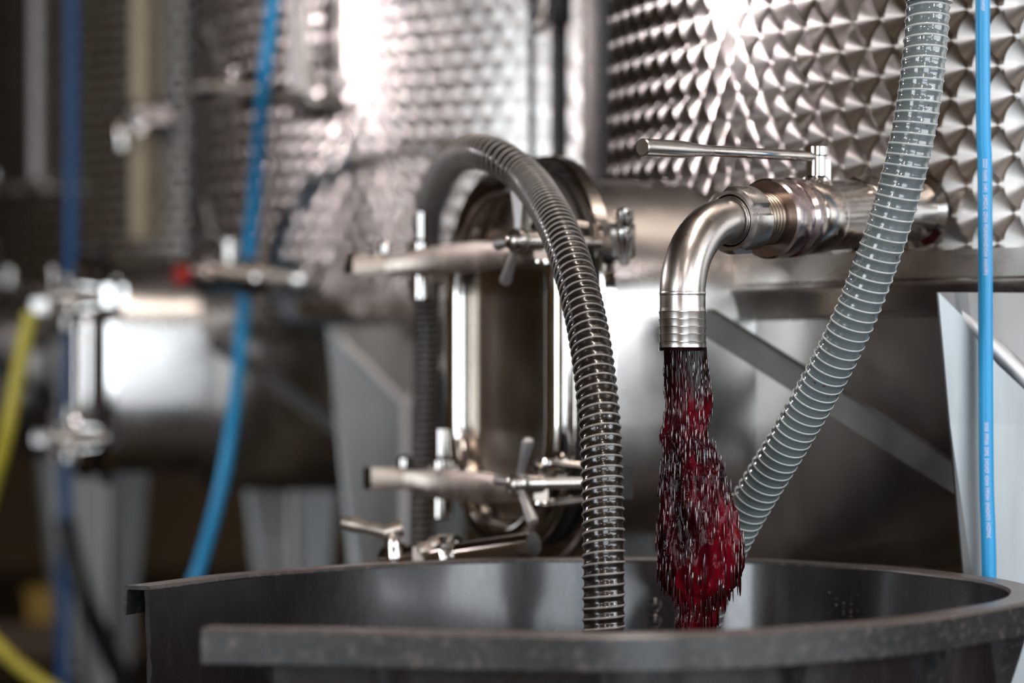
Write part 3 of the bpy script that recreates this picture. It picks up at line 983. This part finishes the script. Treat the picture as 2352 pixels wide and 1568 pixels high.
# drops clinging to the inner wall on the far side
dm = MB()
for k in range(26):
    px = random.gauss(1968, 20); py = random.gauss(1395, 14)
    best = min(range(len(plan)), key=lambda i: abs((plan[i].x * FPX / plan[i].y + 1176) - px) + (1e4 if plan[i].y < 3.1 else 0))
    p, n = plan[best], pn[best]
    zz = ZC + (HOR - py) / FPX * p.y
    dm.sphere(Vector((p.x, p.y, zz)) - n * (0.0185 + taper(best) * (ZR - zz)), random.uniform(0.0012, 0.0026), 8, 6)
o = dm.obj('wine_drops', M['bead'], tub); o['kind'] = 'stuff'; o['label'] = 'small beads of liquid clinging to the inner wall'
# wine standing in the tub
wl = MB().loft([ringloop(0.012 + 0.05 * 0.42 + 0.012, ZR - 0.42), ringloop(0.2, ZR - 0.421), ringloop(0.42, ZR - 0.42)], cap1=True)
wo = wl.obj('wine_pool', M['wine'], None)
tag(wo, 'dark red wine standing in the black tub', 'wine', kind='stuff')

# ------------------------------------------------------------------ falling wine
sx, sy = vp.x, vp.y
keys = [  # row, left px, right px at the spout distance
    (800, 1524, 1623), (850, 1526, 1626), (905, 1529, 1634), (940, 1530, 1634), (975, 1528, 1624), (1000, 1518, 1624), (1030, 1526, 1640), (1060, 1526, 1652),
    (1090, 1521, 1664), (1140, 1519, 1676), (1200, 1518, 1690), (1250, 1519, 1700), (1300, 1520, 1702), (1345, 1527, 1690), (1370, 1548, 1664), (1395, 1562, 1650), (1440, 1556, 1642), (1520, 1550, 1648), (1640, 1530, 1660)]
kr = np.array(keys, float)
NR, NSG = 300, 120
vs, fs = [], []
for i in range(NR):
    row = 797 + (1640 - 797) * i / (NR - 1)
    l = np.interp(row, kr[:, 0], kr[:, 1]); r = np.interp(row, kr[:, 0], kr[:, 2])
    cx = ((l + r) / 2 - 1176) / FPX * sy
    hw = (r - l) / 2 / FPX * sy
    zz = ZC + (HOR - row) / FPX * sy
    fall = max(0.0, (row - 805) / 640.0)
    for k in range(NSG):
        a = 2 * PI * k / NSG
        q = Vector((math.cos(a) * 2.2, math.sin(a) * 2.2, zz * 14 + 3))
        lump = noise.noise(q)
        q2 = Vector((math.cos(a) * 6, math.sin(a) * 6, zz * 26))
        lump2 = noise.noise(q2)
        q3 = Vector((math.cos(a) * 17, math.sin(a) * 17, zz * 42))
        str_ = noise.noise(q3)
        amp = min(1.0, fall * 2.5 + 0.01)
        f = 1.0 + amp * (0.10 * lump + 0.15 * lump2 + 0.10 * str_) + 0.02 * str_
        depth = hw * 0.75
        vs.append(Vector((cx + math.cos(a) * hw * f, sy + math.sin(a) * depth * f, zz)))
for i in range(NR - 1):
    for k in range(NSG):
        k2 = (k + 1) % NSG
        fs.append((i * NSG + k, i * NSG + k2, (i + 1) * NSG + k2, (i + 1) * NSG + k))
fs.append(tuple(range(NSG))[::-1]); fs.append(tuple((NR - 1) * NSG + k for k in range(NSG)))
stream = thing('wine_stream', 'stream of dark red wine falling from the steel elbow into the black tub', 'wine', (sx, sy, ZR - 0.42))
mb = MB(); mb.v = vs; mb.f = fs
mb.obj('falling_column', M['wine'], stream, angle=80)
sd = MB()
rs = random.Random(3)
for k in range(850):
    row = 808 + (1450 - 820) * rs.random() ** 0.8
    l = np.interp(row, kr[:, 0], kr[:, 1]); r = np.interp(row, kr[:, 0], kr[:, 2])
    cx = ((l + r) / 2 - 1176) / FPX * sy; hw = (r - l) / 2 / FPX * sy
    fall = (row - 805) / 640.0
    a = rs.uniform(0, 2 * PI)
    f = rs.uniform(0.95, 1.03 + 0.12 * min(1, fall * 2))
    x = cx + math.cos(a) * hw * f; y = sy + math.sin(a) * hw * 0.75 * f
    ln = rs.uniform(0.005, 0.010) * (0.8 + 0.9 * fall); w = rs.uniform(0.0005, 0.0012) * (0.8 + 0.6 * fall)
    zz = ZC + (HOR - row) / FPX * sy
    tilt = (x - sx) * 0.10
    n0 = len(sd.v)
    sd.sphere((0, 0, 0), 1.0, 8, 7, (w, w, ln))
    for q in range(n0, len(sd.v)):
        v = sd.v[q]
        sd.v[q] = Vector((x + v.x - v.z * tilt * 4, y + v.y, zz + v.z))
o = sd.obj('droplets', M['drop'], stream, angle=80); o['kind'] = 'stuff'

# ------------------------------------------------------------------ hoses
bh = thing('black_hose', 'black spiral suction hose arching over the hatch and down into the tub', 'hose', P(1387, 1500, 3.0))
ctrl = [P(1385, 1730, 2.99), P(1387, 1600, 2.99), P(1387, 1440, 3.0), P(1387, 1300, 3.0), P(1385, 1150, 3.02), P(1380, 1000, 3.04), P(1368, 870, 3.07), P(1346, 730, 3.12), P(1312, 600, 3.19), P(1268, 495, 3.30), P(1208, 405, 3.47), P(1145, 360, 3.50), P(1085, 346, 3.64), P(1030, 374, 3.98), P(995, 445, 4.28), P(980, 540, 4.45), P(981, 660, 4.52), P(981, 800, 4.55), P(978, 950, 4.56), P(970, 1120, 4.56), P(965, 1270, 4.56), P(960, 1600, 4.56), P(958, 2000, 4.56), P(950, 2250, 4.58), P(930, 2290, 4.68), P(880, 2270, 4.9)]
spiral_hose(bh, ctrl, 0.0232, 0.0118, M['blackhose'], M['blackcoil'], 0.0015, 0.0012, 0.0002)

gh = thing('grey_hose', 'grey translucent spiral hose slanting down beside the valve into the tub', 'hose', P(1640, 1300, 3.2))
top1 = P(2134, 0, 3.02)
ctrl = [P(1590, 1520, 3.28), P(1625, 1380, 3.26), P(1652, 1292, 3.25), P(1700, 1195, 3.22), P(1775, 1072, 3.17), P(1862, 925, 3.12), P(1945, 770, 3.07), P(2010, 610, 3.04), P(2062, 455, 3.02), P(2100, 300, 3.01), P(2122, 150, 3.01), P(2132, 20, 3.02), P(2136, -150, 3.04), P(2140, -500, 3.08)]
spiral_hose(gh, ctrl, 0.0246, 0.0119, M['greyhose'], M['greycoil'], 0.0014, 0.0008, -0.0003)
# upper part joins a steel pipe clipped to the tank
ub = P(2133, 6, 3.02); ut = P(2134, -22, 3.02)
MB().revolve(ub, (ut - ub), [(0, 0.0252), (0.0005, 0.0268), (0.012, 0.0268), (0.0125, 0.0252)], 36).obj('hose_clamp', M['stain_steel'], gh)
o = MB().tube([P(2140, -490, 3.08), P(2141, -1500, 3.08), P(2142, -5350, 3.08)], 0.022, 20); o.obj('riser_pipe', M['steel'], gh)

# blue air tube in front of the right-hand leg
bt = thing('blue_tube', 'bright blue plastic tube with white print, hanging before the nearest tank', 'tube', P(2264, 1500, 3.232))
line = [P(2255, -2400, 3.232), P(2257, 0, 3.232), P(2262, 400, 3.232), P(2264, 800, 3.232), P(2266, 1100, 3.232), P(2272, 1330, 3.232), P(2276, 2000, 3.232), P(2280, 2870, 3.232)]
bpath = catmull(line, 14)
MB().tube(bpath, 0.0088, 24).obj('tube_wall', M['blue'], bt, angle=80)
def tube_at(row):
    for a, b in zip(bpath, bpath[1:]):
        ra = HOR - (a.z - ZC) / a.y * FPX; rb = HOR - (b.z - ZC) / b.y * FPX
        if ra <= row <= rb:
            return a.lerp(b, (row - ra) / (rb - ra))
    return bpath[0]
pm = MB()
rp = random.Random(11)
segs = [(366.4, 387), (391.7, 419.2), (422.7, 443.232), (449, 484.7), (487, 512.2), (515.7, 546.7), (549, 591.4), (594.9, 631.6)]
Lmm = 3.232 / FPX
for off in (-603.5, 0, 603.5):
    for (ra, rb) in segs:
        row = ra + off
        while row < rb + off - 2.5:
            w = rp.uniform(3.6, 4.8)
            if row > -20:
                c = tube_at(row + w / 2)
                for (u0, u1, q0, q1) in rp.choice((((-1, 1, 0, .25), (-1, 1, .55, .8)), ((-1, 1, 0, .25), (.5, 1, 0, .8), (-1, -.5, 0, .8)), ((-1, 1, .3, .55), (-.25, .25, 0, .8)), ((-1, 1, 0, .28), (-.2, .2, 0, .8), (.6, 1, 0, .8)))):
                    vsq = []
                    for dn in (0.0, 0.0004):
                        for (uu, qq) in ((u0, q0), (u1, q0), (u1, q1), (u0, q1)):
                            xo = uu * 0.0023 - 0.001
                            yy = math.sqrt(0.0088 ** 2 - xo * xo) - 0.0001 + dn
                            vsq.append(Vector((c.x + xo, c.y - yy, c.z + (w / 2 - qq * w) * Lmm)))
                    pm.add(vsq, [(0, 1, 2, 3), (4, 5, 6, 7), (0, 1, 5, 4), (1, 2, 6, 5), (2, 3, 7, 6), (3, 0, 4, 7)])
            row += w
o = pm.obj('print', M['print'], bt, smooth=False); o['label'] = 'small white print running along the tube'; o['kind'] = 'stuff'

def simple_hose(name, label, cat, ctrl, r, mat, group=None, seg=18):
    root_loc = Vector(ctrl[-1])
    mb = MB().tube(catmull(ctrl, 12), r, seg)
    o = mb.obj(name, mat, None, angle=80)
    tag(o, label, cat, group)
    return o
simple_hose('blue_hose', 'blue hose slanting down before the middle tank, behind its outlet valve', 'hose',
            [P(650, -2050, 5.5), P(640, -300, 5.48), P(628, 0, 5.40), P(608, 180, 5.38), P(590, 400, 5.68), P(568, 620, 5.80), P(552, 800, 5.72), P(532, 980, 5.55), P(505, 1130, 5.50), P(462, 1290, 5.50), P(400, 1480, 5.5), P(330, 1900, 5.6), P(310, 2090, 5.62)], 0.0135, M['blue'])
simple_hose('blue_hose', 'straight dull blue hose hanging above the farthest outlet valve', 'hose',
            [P(166, -1800, 7.1), P(166, -200, 7.1), P(165, 300, 7.1), P(163, 560, 7.1), P(158, 800, 7.1), P(150, 1200, 7.1), P(145, 1500, 7.1), P(140, 1800, 7.1)], 0.0165, M['deepblue'])
simple_hose('yellow_hose', 'thin yellow hose hanging beside the middle hatch and looping near the floor', 'hose',
            [P(72, 715, 5.75), P(62, 760, 5.75), P(45, 840, 5.75), P(15, 1000, 5.75), P(-20, 1130, 5.8), P(-60, 1300, 5.9), P(-40, 1430, 6.1), P(15, 1500, 6.1), P(80, 1555, 6.1), P(180, 1620, 6.1), P(320, 1700, 6.2), P(380, 1850, 6.3)], 0.0165, M['yellow'])
simple_hose('black_hose', 'dull black hose bending down to the floor behind the blue hose', 'hose',
            [P(150, 1190, 6.6), P(170, 1290, 6.6), P(205, 1400, 6.6), P(270, 1540, 6.7), P(340, 1680, 6.8), P(380, 1850, 6.9)], 0.026, M['blackpipe'])

# beige pipes with bracket on the farthest tank
bp = thing('beige_pipe', 'pair of beige drop pipes in a steel clip before the farthest tank', 'pipe', P(330, 560, 7.3))
MB().tube([P(322, -1750, 7.3), P(322, 100, 7.3), P(321, 540, 7.3), P(321, 552, 7.3)], [0.026, 0.026, 0.026, 0.020], 20).obj('pipe', M['beige'], bp)
MB().tube([P(352, -1750, 7.36), P(352, 100, 7.36), P(350, 540, 7.36), P(350, 552, 7.36)], [0.022, 0.022, 0.022, 0.017], 20).obj('pipe', M['beige'], bp)
MB().tube([P(382, -1750, 7.4), P(382, 100, 7.4), P(381, 470, 7.4), P(381, 480, 7.4)], [0.014, 0.014, 0.014, 0.01], 16).obj('pipe', M['gauge'], bp)
mb = MB().revolve(P(322, 280, 7.3), ZU, [(-0.03, 0.027), (-0.03, 0.033), (0.03, 0.033), (0.03, 0.027)], 24)
mb.tube(catmull([P(305, 245, 7.25), P(288, 255, 7.2), P(279, 290, 7.18), P(282, 340, 7.18)], 6), 0.018, 14)
mb.box(P(350, 265, 7.27), (0.05, 0, 0), (0, 0.012, 0), (0, 0, 0.02))
mb.obj('clip', M['polish'], bp)
MB().box(P(378, 275, 7.33), (0.028, 0, 0), (0, 0.03, 0), (0, 0, 0.05)).obj('clamp_block', M['blackpipe'], bp)

# black pipes between the two nearer tanks
b1 = thing('black_pipe', 'wide black upright pipe standing between the two nearer tanks', 'pipe', P(1284, 2350, 4.72))
MB().tube([P(1284, -2200, 4.72), P(1284, 400, 4.72), P(1284, 2282, 4.72)], 0.0150, 20).obj('pipe', M['blackpipe'], b1)
MB().revolve(P(1284, 18, 4.72), ZU, [(-0.03, 0.016), (-0.025, 0.022), (0.025, 0.022), (0.03, 0.016)], 20).obj('collar', M['blackpipe'], b1)
b2 = thing('black_pipe', 'thin black cable with a bright fitting, left of the wide black pipe', 'pipe', P(1220, 2350, 4.70))
MB().tube([P(1221, -2200, 4.70), P(1221, 400, 4.70), P(1219, 2290, 4.70)], 0.0065, 14).obj('cable', M['blackpipe'], b2)
mb = MB().tube(catmull([P(1226, 62, 4.69), P(1236, 52, 4.66), P(1246, 28, 4.66), P(1252, 8, 4.66)], 5), 0.011, 16)
mb.sphere(P(1238, 58, 4.66), 0.016, 16, 10)
mb.obj('fitting', M['polish'], b2)
MB().tube([P(1215, 2, 4.70), P(1230, -6, 4.70), P(1240, -4, 4.70)], 0.013, 14).obj('bracket', M['blackpipe'], b2)

# yellow crate and timber stack on the far floor
cr = thing('crate', 'yellow plastic crate on the floor behind the far tank legs', 'crate', (-1.62, 10.6, 0))
c0 = P(150, 1385, 10.6)
mb = MB()
zz0 = 0.12
mb.box((c0.x, c0.y, c0.z), (0.12, 0, 0), (0, 0.15, 0), (0, 0, 0.06))
mb.box((c0.x, c0.y, c0.z + 0.06), (0.13, 0, 0), (0, 0.16, 0), (0, 0, 0.012))
mb.obj('body', M['crate'], cr)
zb0 = c0.z - 0.06
MB().box((c0.x, c0.y, zb0 / 2), (0.35, 0, 0), (0, 0.25, 0), (0, 0, zb0 / 2)).obj('pallet', M['timber'], cr)

# pendant lamp shades over the aisle (first three give the fan-shaped glints, the rest are added)
for i, (x, y, z, r, rad) in enumerate(PENDANTS):
    pl = thing('pendant_lamp', ('large round pendant lamp over the aisle', 'smallest pendant lamp over the aisle', 'medium pendant lamp over the aisle', 'added highlight lamp on the loading door side of the aisle', 'added highlight lamp farthest from the tanks', 'added highlight lamp in front of the window wall', 'added highlight lamp closest to the window wall')[i], 'lamp', (x, y, z))
    mb = MB().revolve((x, y, 0), ZU, [(z + r + 0.02, r * 1.25), (z + r + 0.03, r * 1.2), (z + r + 0.14, 0.05), (z + r + 0.16, 0.012), (ZT, 0.012)], 24)
    mb.obj('shade', M['blackpipe'], pl)
